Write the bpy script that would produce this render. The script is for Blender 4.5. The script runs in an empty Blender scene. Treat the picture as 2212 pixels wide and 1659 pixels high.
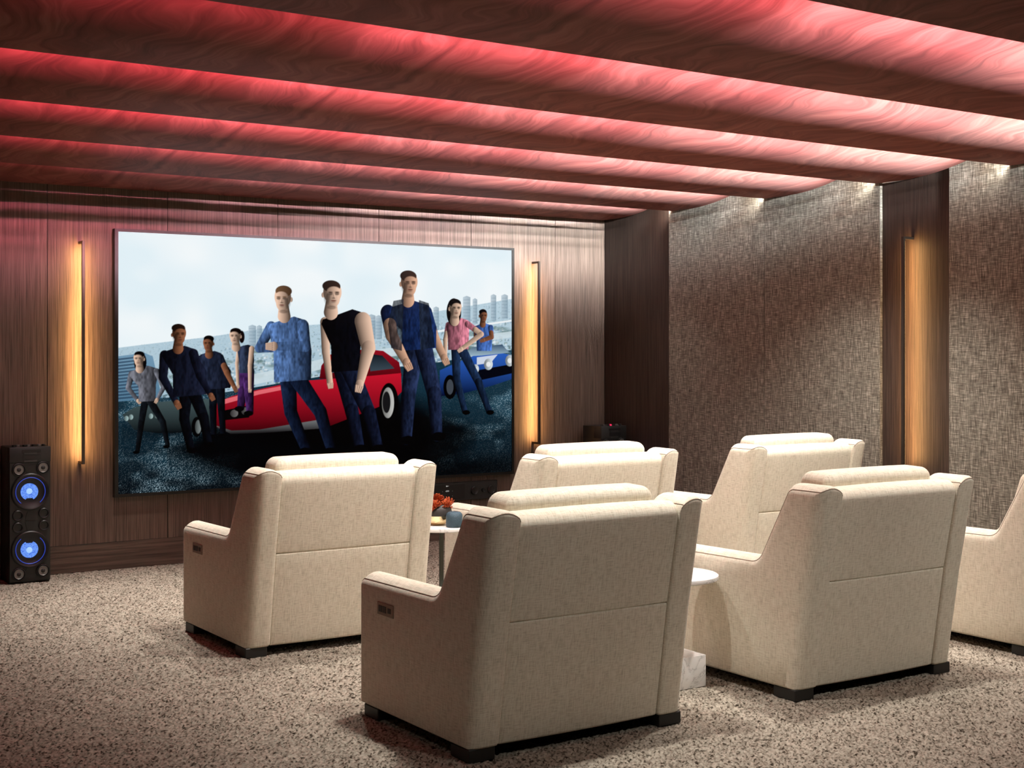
import bpy, bmesh, math, random
import numpy as np
from mathutils import Vector, Matrix
SC = bpy.context.scene
COL = SC.collection
R = math.radians

# ------------------------------------------------------------------ camera
YAW = 33.005
cam = bpy.data.cameras.new('camera')
cam.sensor_width = 36.0; cam.lens = 47.5065
cam.shift_x = 0.0; cam.shift_y = -72.5 / 2212
cam.clip_start = 0.05
cam_o = bpy.data.objects.new('camera', cam); COL.objects.link(cam_o)
cam_o.location = (0, 0, 1.6); cam_o.rotation_euler = (R(90), 0, R(-YAW))
SC.camera = cam_o
SC.view_settings.view_transform = 'Standard'
SC.view_settings.look = 'None'
SC.view_settings.gamma = 1.0
SC.view_settings.use_curve_mapping = False
SC.view_settings.exposure = 0.0

# ------------------------------------------------------------------ world
w = bpy.data.worlds.new('world'); SC.world = w; w.use_nodes = True
w.node_tree.nodes['Background'].inputs[0].default_value = (0.02, 0.018, 0.016, 1)
w.node_tree.nodes['Background'].inputs[1].default_value = 0.5

# room dimensions (metres, camera above the origin)
YF = 9.88            # screen wall
XR = 7.426           # right wall (wood plane)
XL, YB = -0.6, -1.2  # left and rear walls, behind the camera
ZC = 3.06
LIP = 2.785          # height of the low edge of every ceiling panel
LIPS = [3.29, 4.40, 5.525, 6.645, 7.775, 8.90]

# ------------------------------------------------------------------ lights
def aim(o, d):
    o.rotation_euler = Vector(d).to_track_quat('-Z', 'Y').to_euler()
def area_light(name, loc, d, sx, sy, power, color, spread=180):
    l = bpy.data.lights.new(name, 'AREA'); l.shape = 'RECTANGLE'
    l.size = sx; l.size_y = sy; l.energy = power; l.color = color; l.spread = R(spread)
    o = bpy.data.objects.new(name, l); COL.objects.link(o); o.location = loc; aim(o, d)
    return o
def spot(name, loc, d, power, color, angle, blend=0.6, size=0.05):
    l = bpy.data.lights.new(name, 'SPOT'); l.energy = power; l.color = color
    l.spot_size = R(angle); l.spot_blend = blend; l.shadow_soft_size = size
    o = bpy.data.objects.new(name, l); COL.objects.link(o); o.location = loc; aim(o, d)
    return o
# linear cove lights lying behind the low edge of each ceiling panel: red on the left running to white on the right
SEG = [(0.75, 1.2, (1.0, 0.12, 0.21), 1.15), (1.2, 2.4, (1.0, 0.17, 0.28), 1.2), (2.4, 3.6, (1.0, 0.32, 0.44), 1.6),
       (3.6, 4.8, (1.0, 0.60, 0.72), 1.9), (4.8, 6.1, (1.0, 0.82, 0.90), 2.5), (6.1, 7.30, (0.93, 0.97, 1.0), 3.0)]
COVE = 13.0          # watts per metre
DIM = {0: (0.03, 0.08, 0.5, 1, 1, 1), 1: (0.08, 0.35, 0.85, 1, 1, 1), 2: (0.6, 0.8, 1, 1, 1, 1), 5: (1.5, 1.5, 1.3, 1.1, 1, 1)}    # the two strips nearest the camera fade out to the left
for k, ly in enumerate(LIPS):
    for q, (a, b, c, f) in enumerate(SEG):
        f = f * DIM.get(k, (1,) * 6)[q]
        area_light('cove_light', ((a + b) / 2, ly - 0.075, LIP + (0.092, 0.092, 0.088, 0.080, 0.070, 0.064)[q]), (0, 1, -0.16), b - a, 0.010, COVE * (b - a) * f, c, 44)
    area_light('cove_end_light', (XR - 0.16, ly - 0.03, LIP + 0.055), (0.8, 0.8, -0.7), 0.10, 0.02, 4.6, (1.0, 0.93, 0.84))
# recessed downlights in every second gap, plus added unseen fill spots
WARM = (1.0, 0.965, 0.90)
for x, y, p, an, tilt in ((3.28, 4.46, 235, 72, 0), (4.97, 4.46, 200, 100, 0), (6.30, 4.46, 100, 90, 0),
                          (3.22, 6.705, 140, 100, 0), (4.94, 6.705, 140, 105, 0), (6.50, 6.705, 145, 105, 0),
                          (2.85, 8.96, 480, 76, -0.2), (4.9, 8.96, 30, 95, 0), (6.6, 8.96, 45, 100, 0),
                          (3.4, 5.585, 240, 94, 0.25), (4.97, 5.585, 220, 105, 0.25), (6.4, 5.585, 270, 105, 0.25),  # added row that brightens the backs of the front-row chairs
                          (2.5, 6.705, 85, 44, 2.4), (4.3, 6.705, 22, 42, 2.4), (0.8, 3.36, 26, 120, 0.3),  # added washes for the screen wall and a neutral fill at left
                          (3.4, 2.20, 68, 62, 0.85), (5.0, 2.20, 100, 56, 0.85), (6.4, 2.20, 90, 64, 0.8)):  # added rear spots aimed at the backs of the second-row chairs
    spot('downlight_and_fill', (x, y, LIP + 0.02), (0, tilt, -1), p, WARM, an, 1.0)

# ------------------------------------------------------------------ materials
def new_mat(name):
    m = bpy.data.materials.new(name); m.use_nodes = True
    nt = m.node_tree; b = nt.nodes['Principled BSDF']
    return m, nt, b
def nd(nt, t, **kw):
    n = nt.nodes.new(t)
    for k, v in kw.items():
        if k.startswith('i_'): n.inputs[k[2:].replace('_', ' ')].default_value = v
        else: setattr(n, k, v)
    return n
def lk(nt, a, b): nt.links.new(a, b)
def mapping(nt, scale, rot=(0, 0, 0), coord='Object'):
    tc = nd(nt, 'ShaderNodeTexCoord'); mp = nd(nt, 'ShaderNodeMapping')
    mp.inputs['Scale'].default_value = scale; mp.inputs['Rotation'].default_value = rot
    lk(nt, tc.outputs[coord], mp.inputs['Vector'])
    return mp.outputs['Vector']
def noise(nt, vec, scale=1.0, detail=2.0, rough=0.5, dist=0.0):
    n = nd(nt, 'ShaderNodeTexNoise'); n.inputs['Scale'].default_value = scale
    n.inputs['Detail'].default_value = detail; n.inputs['Roughness'].default_value = rough
    n.inputs['Distortion'].default_value = dist
    lk(nt, vec, n.inputs['Vector']); return n.outputs['Fac']
def ramp(nt, fac, stops):
    r = nd(nt, 'ShaderNodeValToRGB'); e = r.color_ramp.elements
    while len(e) < len(stops): e.new(0.5)
    for i, (p, c) in enumerate(stops): e[i].position = p; e[i].color = (*c, 1)
    lk(nt, fac, r.inputs['Fac']); return r.outputs['Color']
def mth(nt, op, a, b=None):
    n = nd(nt, 'ShaderNodeMath', operation=op)
    for i, v in enumerate((a, b)):
        if v is None: continue
        if isinstance(v, (int, float)): n.inputs[i].default_value = v
        else: lk(nt, v, n.inputs[i])
    return n.outputs[0]
def bump(nt, b, h, strength, dist):
    n = nd(nt, 'ShaderNodeBump'); n.inputs['Strength'].default_value = strength; n.inputs['Distance'].default_value = dist
    lk(nt, h, n.inputs['Height']); lk(nt, n.outputs['Normal'], b.inputs['Normal'])
def plain(name, col, rough=0.5, metal=0.0, spec=0.5):
    m, nt, b = new_mat(name)
    b.inputs['Base Color'].default_value = (*col, 1); b.inputs['Roughness'].default_value = rough
    b.inputs['Metallic'].default_value = metal; b.inputs['Specular IOR Level'].default_value = spec
    return m
def emis(name, col, strength):
    m, nt, b = new_mat(name)
    b.inputs['Base Color'].default_value = (*[c * 0.3 for c in col], 1)
    b.inputs['Emission Color'].default_value = (*col, 1); b.inputs['Emission Strength'].default_value = strength
    return m

def wood_mat(name, dark, light, grain='z', fine=1.0):
    m, nt, b = new_mat(name)
    if grain == 'z': s1, s2 = (135 * fine, 135 * fine, 2.2), (9, 9, 0.5)
    else:            s1, s2 = (1.6, 95 * fine, 95 * fine), (0.5, 9, 9)
    v1 = mapping(nt, s1); v2 = mapping(nt, s2)
    g = noise(nt, v1, 1.0, 3.0, 0.6, 0.4); c = noise(nt, v2, 1.0, 3.0, 0.5, 0.8)
    f = mth(nt, 'ADD', mth(nt, 'MULTIPLY', g, 0.86), mth(nt, 'MULTIPLY', c, 0.16))
    lk(nt, ramp(nt, f, [(0.36, dark), (0.66, light)]), b.inputs['Base Color'])
    b.inputs['Roughness'].default_value = 0.55; b.inputs['Specular IOR Level'].default_value = 0.3
    bump(nt, b, g, 0.5, 0.004)
    return m
M_WOOD = wood_mat('combed_wood_vertical', (0.055, 0.038, 0.029), (0.175, 0.123, 0.092))
M_WOODH = wood_mat('combed_wood_horizontal', (0.050, 0.034, 0.026), (0.140, 0.098, 0.073), 'x', 0.8)
M_WOODD = wood_mat('dark_combed_wood', (0.018, 0.012, 0.0095), (0.058, 0.039, 0.031), 'z', 1.1)

def weave_mat(name, c_dark, c_mid, c_light, thread, slub, bstr, bdist, lo=0.33, hi=0.67):
    """plain weave: two families of stretched slub noise crossed, in object space"""
    m, nt, b = new_mat(name)
    tc = nd(nt, 'ShaderNodeTexCoord'); sp = nd(nt, 'ShaderNodeSeparateXYZ'); sn = nd(nt, 'ShaderNodeSeparateXYZ')
    lk(nt, tc.outputs['Object'], sp.inputs[0]); lk(nt, tc.outputs['Normal'], sn.inputs[0])
    def pick(axis, other):          # coordinate 'axis' unless the face looks along it, then y
        st = mth(nt, 'GREATER_THAN', mth(nt, 'ABSOLUTE', sn.outputs[axis]), 0.7)
        mxf = nd(nt, 'ShaderNodeMix', data_type='FLOAT'); lk(nt, st, mxf.inputs['Factor'])
        lk(nt, sp.outputs[axis], mxf.inputs['A']); lk(nt, sp.outputs[other], mxf.inputs['B']); return mxf.outputs['Result']
    U = pick('X', 'Y'); V = pick('Z', 'Y')
    def vec(a, b, c):
        cb = nd(nt, 'ShaderNodeCombineXYZ')
        lk(nt, mth(nt, 'MULTIPLY', U, a), cb.inputs[0]); lk(nt, mth(nt, 'MULTIPLY', V, b), cb.inputs[1]); cb.inputs[2].default_value = c
        return cb.outputs[0]
    h = noise(nt, vec(slub, thread, 0.0), 1.0, 2.0, 0.6); v = noise(nt, vec(thread, slub, 7.3), 1.0, 2.0, 0.6)
    f = mth(nt, 'MULTIPLY', mth(nt, 'ADD', h, v), 0.5)
    lk(nt, ramp(nt, f, [(lo, c_dark), (0.5, c_mid), (hi, c_light)]), b.inputs['Base Color'])
    b.inputs['Roughness'].default_value = 0.9; b.inputs['Specular IOR Level'].default_value = 0.15
    b.inputs['Sheen Weight'].default_value = 0.15
    bump(nt, b, f, bstr, bdist)
    return m
M_LINEN = weave_mat('cream_linen', (0.47, 0.42, 0.325), (0.70, 0.645, 0.52), (0.81, 0.765, 0.655), 240, 24, 0.4, 0.002, 0.30, 0.70)
M_PANEL = weave_mat('woven_wall_fabric', (0.020, 0.016, 0.012), (0.150, 0.136, 0.108), (0.48, 0.45, 0.38), 170, 13, 0.4, 0.003, 0.30, 0.72)
M_PIPE = plain('taupe_piping', (0.26, 0.20, 0.15), 0.9, 0, 0.1)
M_FOOT = plain('black_foot', (0.012, 0.011, 0.010), 0.45)
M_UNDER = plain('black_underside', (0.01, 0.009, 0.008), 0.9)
M_BRONZE = plain('bronze_plate', (0.30, 0.23, 0.17), 0.5, 0.3)
M_BRONZE_D = plain('dark_bronze_button', (0.05, 0.036, 0.028), 0.45, 0.3)
M_BLACK = plain('satin_black', (0.008, 0.008, 0.008), 0.4)
M_CHAR = plain('charcoal_plastic', (0.015, 0.0155, 0.0145), 0.5)
M_FRAME = plain('screen_frame_metal', (0.020, 0.019, 0.017), 0.4, 0.6)
M_LAMPBAR = plain('dark_bronze_bar', (0.075, 0.062, 0.05), 0.4, 0.8)
M_POST = plain('grey_green_metal', (0.07, 0.075, 0.065), 0.4, 0.7)
M_SILVER = plain('silver_cone', (0.20, 0.195, 0.185), 0.45, 0.5)
M_CEIL = plain('plaster_ceiling', (0.10, 0.09, 0.085), 0.9)
M_REAR = plain('rear_wall_paint', (0.24, 0.17, 0.12), 0.9)
M_GOLD = plain('polished_brass', (0.85, 0.66, 0.38), 0.16, 1.0)
M_DVASE = plain('dark_ceramic', (0.03, 0.026, 0.024), 0.45)
M_WARMLED = emis('warm_led', (1.0, 0.62, 0.25), 6.0)
def glow_mat():
    m, nt, b = new_mat('mottled_blue_glow')
    vo = nd(nt, 'ShaderNodeTexVoronoi'); vo.inputs['Scale'].default_value = 130; lk(nt, mapping(nt, (1, 1, 1)), vo.inputs['Vector'])
    lk(nt, ramp(nt, vo.outputs['Distance'], [(0.0, (0.30, 0.52, 1.0)), (0.45, (0.13, 0.32, 0.95)), (0.8, (0.05, 0.15, 0.75))]), b.inputs['Emission Color'])
    b.inputs['Emission Strength'].default_value = 0.95; b.inputs['Base Color'].default_value = (0.02, 0.04, 0.1, 1)
    return m
M_BLUEGLOW = glow_mat()
M_BLUECORE = emis('pale_blue_core_glow', (0.36, 0.60, 1.0), 0.95)
M_BLUERING = emis('blue_ring_glow', (0.03, 0.07, 0.55), 0.6)
M_RED = emis('red_indicator', (1.0, 0.03, 0.12), 0.8)
M_DISPLAY = emis('white_display_marks', (0.75, 0.78, 0.75), 0.45)

def carpet_mat():
    m, nt, b = new_mat('speckled_loop_carpet')
    v = mapping(nt, (1, 1, 1))
    n1 = noise(nt, v, 135, 1.5, 0.6, 0.5); n2 = noise(nt, v, 3.0, 3.0, 0.6); n3 = noise(nt, v, 260, 1.0, 0.5)
    f = mth(nt, 'ADD', mth(nt, 'MULTIPLY', n1, 0.75), mth(nt, 'MULTIPLY', n3, 0.25))
    col = ramp(nt, f, [(0.38, (0.022, 0.017, 0.012)), (0.44, (0.12, 0.096, 0.07)), (0.50, (0.34, 0.29, 0.235)), (0.60, (0.56, 0.50, 0.42))])
    hue = ramp(nt, n2, [(0.3, (0.84, 0.84, 0.84)), (0.7, (1.0, 1.0, 1.0))])
    mx = nd(nt, 'ShaderNodeMix', data_type='RGBA', blend_type='MULTIPLY'); mx.inputs['Factor'].default_value = 1
    lk(nt, col, mx.inputs['A']); lk(nt, hue, mx.inputs['B']); lk(nt, mx.outputs['Result'], b.inputs['Base Color'])
    b.inputs['Roughness'].default_value = 0.95; b.inputs['Specular IOR Level'].default_value = 0.1
    bump(nt, b, f, 0.8, 0.010)
    return m
M_CARPET = carpet_mat()
def pile_mat():
    m, nt, b = new_mat('flecked_carpet_pile')
    at = nd(nt, 'ShaderNodeAttribute'); at.attribute_name = 'fleck'
    v = mapping(nt, (1, 1, 1)); n2 = noise(nt, v, 3.0, 3.0, 0.6)
    col = ramp(nt, at.outputs['Fac'], [(0.0, (0.018, 0.013, 0.009)), (0.14, (0.06, 0.047, 0.034)), (0.34, (0.22, 0.187, 0.148)), (1.0, (0.46, 0.41, 0.335))])
    hue = ramp(nt, n2, [(0.3, (0.84, 0.84, 0.84)), (0.7, (1.0, 1.0, 1.0))])
    mx = nd(nt, 'ShaderNodeMix', data_type='RGBA', blend_type='MULTIPLY'); mx.inputs['Factor'].default_value = 1
    lk(nt, col, mx.inputs['A']); lk(nt, hue, mx.inputs['B']); lk(nt, mx.outputs['Result'], b.inputs['Base Color'])
    b.inputs['Roughness'].default_value = 0.95; b.inputs['Specular IOR Level'].default_value = 0.05
    return m
M_PILE = pile_mat()

def swirl_mat():
    """red-brown figured veneer: streaks that run across the panel and curl like smoke"""
    m, nt, b = new_mat('figured_red_veneer')
    v0 = mapping(nt, (1, 1, 1))
    # warp
    wn = nd(nt, 'ShaderNodeTexNoise'); wn.inputs['Scale'].default_value = 1.7; wn.inputs['Detail'].default_value = 2.0
    lk(nt, v0, wn.inputs['Vector'])
    sub = nd(nt, 'ShaderNodeVectorMath', operation='SUBTRACT'); lk(nt, wn.outputs['Color'], sub.inputs[0]); sub.inputs[1].default_value = (0.5, 0.5, 0.5)
    sc = nd(nt, 'ShaderNodeVectorMath', operation='SCALE'); sc.inputs['Scale'].default_value = 0.75; lk(nt, sub.outputs[0], sc.inputs[0])
    ad = nd(nt, 'ShaderNodeVectorMath', operation='ADD'); lk(nt, v0, ad.inputs[0]); lk(nt, sc.outputs[0], ad.inputs[1])
    mp = nd(nt, 'ShaderNodeMapping'); mp.inputs['Rotation'].default_value = (0, 0, R(28)); mp.inputs['Scale'].default_value = (9.0, 0.9, 0.9)
    lk(nt, ad.outputs[0], mp.inputs['Vector'])
    g = noise(nt, mp.outputs['Vector'], 1.0, 5.0, 0.62, 0.3)
    mp2 = nd(nt, 'ShaderNodeMapping'); mp2.inputs['Rotation'].default_value = (0, 0, R(28)); mp2.inputs['Scale'].default_value = (34.0, 1.6, 1.6)
    lk(nt, ad.outputs[0], mp2.inputs['Vector'])
    g2 = noise(nt, mp2.outputs['Vector'], 1.0, 3.0, 0.6, 0.1)
    f = mth(nt, 'ADD', mth(nt, 'MULTIPLY', g, 0.72), mth(nt, 'MULTIPLY', g2, 0.28))
    lk(nt, ramp(nt, f, [(0.34, (0.105, 0.028, 0.021)), (0.5, (0.195, 0.058, 0.045)), (0.66, (0.295, 0.108, 0.084))]), b.inputs['Base Color'])
    b.inputs['Roughness'].default_value = 0.6; b.inputs['Specular IOR Level'].default_value = 0.08
    b.inputs['Sheen Weight'].default_value = 0.018; b.inputs['Sheen Roughness'].default_value = 0.45
    return m
M_SWIRL = swirl_mat()

def marble_mat():
    m, nt, b = new_mat('white_marble')
    v = mapping(nt, (1, 1, 1))
    n = noise(nt, v, 7.0, 6.0, 0.6, 1.4)
    d = mth(nt, 'ABSOLUTE', mth(nt, 'SUBTRACT', n, 0.5))
    lk(nt, ramp(nt, d, [(0.0, (0.50, 0.48, 0.47)), (0.018, (0.76, 0.74, 0.72)), (0.07, (0.84, 0.82, 0.80))]), b.inputs['Base Color'])
    b.inputs['Roughness'].default_value = 0.3
    return m
M_MARBLE = marble_mat()
def jar_mat():
    m, nt, b = new_mat('ribbed_blue_ceramic')
    b.inputs['Base Color'].default_value = (0.035, 0.075, 0.105, 1); b.inputs['Roughness'].default_value = 0.5
    v = mapping(nt, (1, 1, 1))
    vo = nd(nt, 'ShaderNodeTexVoronoi'); vo.inputs['Scale'].default_value = 260; lk(nt, v, vo.inputs['Vector'])
    bump(nt, b, vo.outputs['Distance'], 0.7, 0.003)
    return m
M_JAR = jar_mat()
def petal_mat():
    m, nt, b = new_mat('orange_petals')
    n = noise(nt, mapping(nt, (1, 1, 1)), 90, 2.0)
    lk(nt, ramp(nt, n, [(0.35, (0.24, 0.025, 0.006)), (0.65, (0.60, 0.11, 0.02))]), b.inputs['Base Color'])
    b.inputs['Roughness'].default_value = 0.6
    return m
M_PETAL = petal_mat()
M_STEM = plain('green_stem', (0.06, 0.12, 0.03), 0.6)

# ------------------------------------------------------------------ mesh helpers
def link_obj(name, me, mat=None, parent=None, loc=None):
    o = bpy.data.objects.new(name, me); COL.objects.link(o)
    if mat is not None and not me.materials: me.materials.append(mat)
    if parent is not None: o.parent = parent
    if loc is not None: o.location = loc
    return o
def from_bm(name, bm, mat, parent=None, loc=None, smooth=35):
    bmesh.ops.recalc_face_normals(bm, faces=bm.faces[:])
    me = bpy.data.meshes.new(name); 
    if smooth:
        for f in bm.faces: f.smooth = True
    bm.to_mesh(me); bm.free()
    if smooth: me.set_sharp_from_angle(angle=R(smooth))
    return link_obj(name, me, mat, parent, loc)
def add_box(bm, lo, hi, bev=0.0, seg=2):
    r = bmesh.ops.create_cube(bm, size=1.0)
    vs = r['verts']
    for v in vs:
        v.co = Vector([(lo[i] + hi[i]) / 2 + v.co[i] * (hi[i] - lo[i]) for i in range(3)])
    if bev > 0:
        es = list({e for v in vs for e in v.link_edges})
        bmesh.ops.bevel(bm, geom=es, offset=bev, segments=seg, profile=0.5, affect='EDGES')
def box(name, lo, hi, mat, parent=None, bev=0.0, seg=2, loc=None):
    bm = bmesh.new(); add_box(bm, lo, hi, bev, seg); return from_bm(name, bm, mat, parent, loc)
def lathe_bm(bm, prof, n=40, axis='z', c=(0, 0, 0)):
    """prof: list of (radius, height); axis z, or y (height runs along -y)"""
    rings = []
    for r, h in prof:
        ring = []
        for k in range(n):
            a = 2 * math.pi * k / n
            if axis == 'z': p = (c[0] + r * math.cos(a), c[1] + r * math.sin(a), c[2] + h)
            else: p = (c[0] + r * math.cos(a), c[1] - h, c[2] + r * math.sin(a))
            ring.append(bm.verts.new(p))
        rings.append(ring)
    for a, b in zip(rings, rings[1:]):
        for k in range(n): bm.faces.new((a[k], a[(k + 1) % n], b[(k + 1) % n], b[k]))
    if prof[0][0] > 1e-5: bm.faces.new(rings[0])
    if prof[-1][0] > 1e-5: bm.faces.new(rings[-1])
def lathe(name, prof, mat, parent=None, n=40, axis='z', c=(0, 0, 0), smooth=35):
    bm = bmesh.new(); lathe_bm(bm, prof, n, axis, c)
    bmesh.ops.remove_doubles(bm, verts=bm.verts[:], dist=1e-5)
    return from_bm(name, bm, mat, parent, None, smooth)
def tube_bm(bm, pts, r, n=6):
    pts = [Vector(p) for p in pts]; rings = []
    for i, p in enumerate(pts):
        t = (pts[min(i + 1, len(pts) - 1)] - pts[max(i - 1, 0)]).normalized()
        u = t.cross(Vector((0.31, 0.17, 0.93)));
        if u.length < 1e-3: u = t.cross(Vector((1, 0, 0)))
        u.normalize(); v = t.cross(u)
        rings.append([bm.verts.new(p + r * (u * math.cos(2 * math.pi * k / n) + v * math.sin(2 * math.pi * k / n))) for k in range(n)])
    for a, b in zip(rings, rings[1:]):
        for k in range(n): bm.faces.new((a[k], a[(k + 1) % n], b[(k + 1) % n], b[k]))
    bm.faces.new(rings[0]); bm.faces.new(rings[-1])
def tag(o, label=None, cat=None, group=None, kind=None):
    if label: o['label'] = label
    if cat: o['category'] = cat
    if group: o['group'] = group
    if kind: o['kind'] = kind
    return o
def thing(name, label, cat, loc=(0, 0, 0), rz=0.0, group=None):
    o = bpy.data.objects.new(name, None); COL.objects.link(o); o.empty_display_size = 0.1
    o.location = loc; o.rotation_euler = (0, 0, rz)
    return tag(o, label, cat, group)
def struct(o): o['kind'] = 'structure'; return o
def copy_tree(o, parent=None):
    c = o.copy(); COL.objects.link(c)
    if parent is not None: c.parent = parent
    for ch in list(o.children): copy_tree(ch, c)
    return c

# lofted upholstery: a polygon in the (y,z) plane, each edge offset per column, corners filleted
def fillet_ring(poly, rad, offs, nseg=6, nsub=3):
    n = len(poly); L = []
    area = sum(poly[i][0] * poly[(i + 1) % n][1] - poly[(i + 1) % n][0] * poly[i][1] for i in range(n))
    s = 1 if area > 0 else -1
    for i in range(n):
        p = Vector(poly[i]); q = Vector(poly[(i + 1) % n]); d = (q - p).normalized()
        nn = Vector((d.y, -d.x)) * s                      # outward normal
        L.append((p + nn * offs[i], d, nn))
    pts = []; C = []
    for i in range(n):
        p0, d0, n0 = L[i - 1]; p1, d1, n1 = L[i]
        cr = d0.x * d1.y - d0.y * d1.x
        if abs(cr) < 1e-4: C.append(Vector(poly[i]) + n1 * offs[i])
        else:
            t = ((p1.x - p0.x) * d1.y - (p1.y - p0.y) * d1.x) / cr
            C.append(p0 + d0 * t)
    arcs = []
    for i in range(n):
        d0 = L[i - 1][1]; d1 = L[i][1]
        ang = math.acos(max(-1, min(1, d0.dot(d1))))
        convex = (d0.x * d1.y - d0.y * d1.x) * s > 0
        off = (offs[i - 1] + offs[i]) / 2
        r = max(0.003, rad[i] + (off if convex else -off))
        tl = r * math.tan(ang / 2)
        a = C[i] - d0 * tl; b = C[i] + d1 * tl
        arc = []
        for k in range(nseg + 1):
            u = k / nseg
            # quadratic blend towards a circular arc
            w0 = (1 - u) ** 2; w1 = 2 * u * (1 - u) * math.cos(ang / 2); w2 = u ** 2
            arc.append((a * w0 + C[i] * w1 + b * w2) / (w0 + w1 + w2))
        arcs.append(arc)
    idx = []
    for i in range(n):
        idx.append(len(pts)); pts += arcs[i]
        a = arcs[i][-1]; b = arcs[(i + 1) % n][0]
        for k in range(1, nsub + 1): pts.append(a.lerp(b, k / (nsub + 1)))
    return pts, idx
def loft_bm(bm, poly, rad, cols, nseg=6, nsub=3, caps=True):
    """cols: list of (x, [offset per edge])"""
    rings = []; co = []
    for x, offs in cols:
        if isinstance(offs, (int, float)): offs = [offs] * len(poly)
        pts, idx = fillet_ring(poly, rad, offs, nseg, nsub)
        co.append([Vector((x, p.x, p.y)) for p in pts])
        rings.append([bm.verts.new((x, p.x, p.y)) for p in pts])
    N = len(rings[0])
    for a, b in zip(rings, rings[1:]):
        for k in range(N): bm.faces.new((a[k], a[(k + 1) % N], b[(k + 1) % N], b[k]))
    if caps: bm.faces.new(rings[0]); bm.faces.new(rings[-1])
    return co, idx
def round_cols(x0, x1, r, n=5, crown=0.0, m=4):
    """columns for a slab with rounded ends and an optional crown"""
    c = []
    for k in range(n + 1):
        a = math.pi / 2 * k / n; c.append((x0 + r * (1 - math.cos(a)), -r * (1 - math.sin(a))))
    mid = []
    for k in range(1, m):
        u = k / m; mid.append((x0 + r + (x1 - x0 - 2 * r) * u, crown * 4 * u * (1 - u)))
    d = [(x1 - (x - x0), o) for x, o in reversed(c)]
    return c + mid + d

# ------------------------------------------------------------------ room
floor = struct(box('floor', (XL, YB, -0.1), (XR + 0.1, YF + 0.1, -0.009), M_CARPET))
def carpet_pile(x0, x1, y0, y1, st):
    """the looped pile: a fine grid of tufts of uneven height, each tuft with its own fleck of yarn colour"""
    rng = np.random.RandomState(11); nx = int((x1 - x0) / st) + 1; ny = int((y1 - y0) / st) + 1
    X, Y = np.meshgrid(np.linspace(x0, x1, nx), np.linspace(y0, y1, ny))
    X = X + rng.uniform(-.35, .35, X.shape) * st; Y = Y + rng.uniform(-.35, .35, Y.shape) * st
    X[:, -1] = x1; Y[-1, :] = y1
    Z = -0.009 + 0.012 * rng.rand(*X.shape) ** 0.8
    me = bpy.data.meshes.new('carpet_pile'); n = nx * ny
    me.vertices.add(n); me.vertices.foreach_set('co', np.stack([X.ravel(), Y.ravel(), Z.ravel()], 1).astype(np.float32).ravel())
    ii = (np.arange(ny - 1)[:, None] * nx + np.arange(nx - 1)[None, :]).ravel()
    q = np.stack([ii, ii + 1, ii + nx + 1, ii + nx], 1).astype(np.int32)
    me.loops.add(q.size); me.loops.foreach_set('vertex_index', q.ravel())
    me.polygons.add(len(q)); me.polygons.foreach_set('loop_start', np.arange(0, q.size, 4, dtype=np.int32))
    me.polygons.foreach_set('use_smooth', np.ones(len(q), dtype=bool))
    me.update(calc_edges=True)
    fl = me.attributes.new('fleck', 'FLOAT', 'POINT'); fl.data.foreach_set('value', rng.rand(n).astype(np.float32))
    return link_obj('carpet_pile', me, M_PILE, floor)
carpet_pile(XL, XR - 0.03, YB, YF - 0.006, 0.0081)
ceil = struct(box('ceiling', (XL, YB, ZC), (XR + 0.1, YF + 0.1, ZC + 0.1), M_CEIL))
wf = struct(box('wall_front', (XL, YF + 0.012, 0), (XR + 0.1, YF + 0.1, ZC), M_BLACK))
seams = [XL, -0.178, 0.704, 1.586, 2.468, 3.346, 4.23, 5.116, 5.999, 6.876, XR]
for a, b in zip(seams, seams[1:]):
    bm = bmesh.new(); add_box(bm, (-(b - a) / 2 + 0.0025, 0, 0.199), ((b - a) / 2 - 0.0025, 0.012, ZC), 0.001, 1)
    o = from_bm('wood_panel', bm, M_WOOD, wf, ((a + b) / 2 + 0.0, YF, 0), 0)
bs = struct(box('baseboard_front', (XL, YF - 0.004, 0), (XR, YF + 0.012, 0.197), M_WOODH, None, 0.001, 1))
wr = struct(box('wall_right', (XR + 0.012, YB, 0), (XR + 0.1, YF, ZC), M_BLACK))
for a, b in ((8.92, YF), (5.99, 6.62)):
    box('wood_panel', (XR, a, 0), (XR + 0.012, b, ZC), M_WOODD, wr)
struct(box('wall_left', (XL - 0.1, YB, 0), (XL, YF, ZC), M_REAR))
struct(box('wall_rear', (XL - 0.1, YB - 0.1, 0), (XR + 0.1, YB, ZC), M_REAR))
# woven panels on the right wall
XP = 7.40
for a, b, lab in ((7.778 + .002, 8.937, 'grey-brown woven fabric wall panel nearest the screen wall corner'),
                  (6.608, 7.778 - .002, 'grey-brown woven fabric wall panel between the corner panel and the lit wood strip'),
                  (4.85, 6.009, 'grey-brown woven fabric wall panel at the right edge of the photo, past the lit wood strip'),
                  (3.68, 4.846, None), (2.51, 3.676, None)):
    o = box('fabric_wall_panel', (XP, a, 0.0), (XR + 0.012, b, ZC), M_PANEL, None, 0.002, 1)
    tag(o, lab or 'grey-brown woven fabric wall panel outside the photo on the right wall', 'wall panel', 'woven fabric panels on the right wall')

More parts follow.
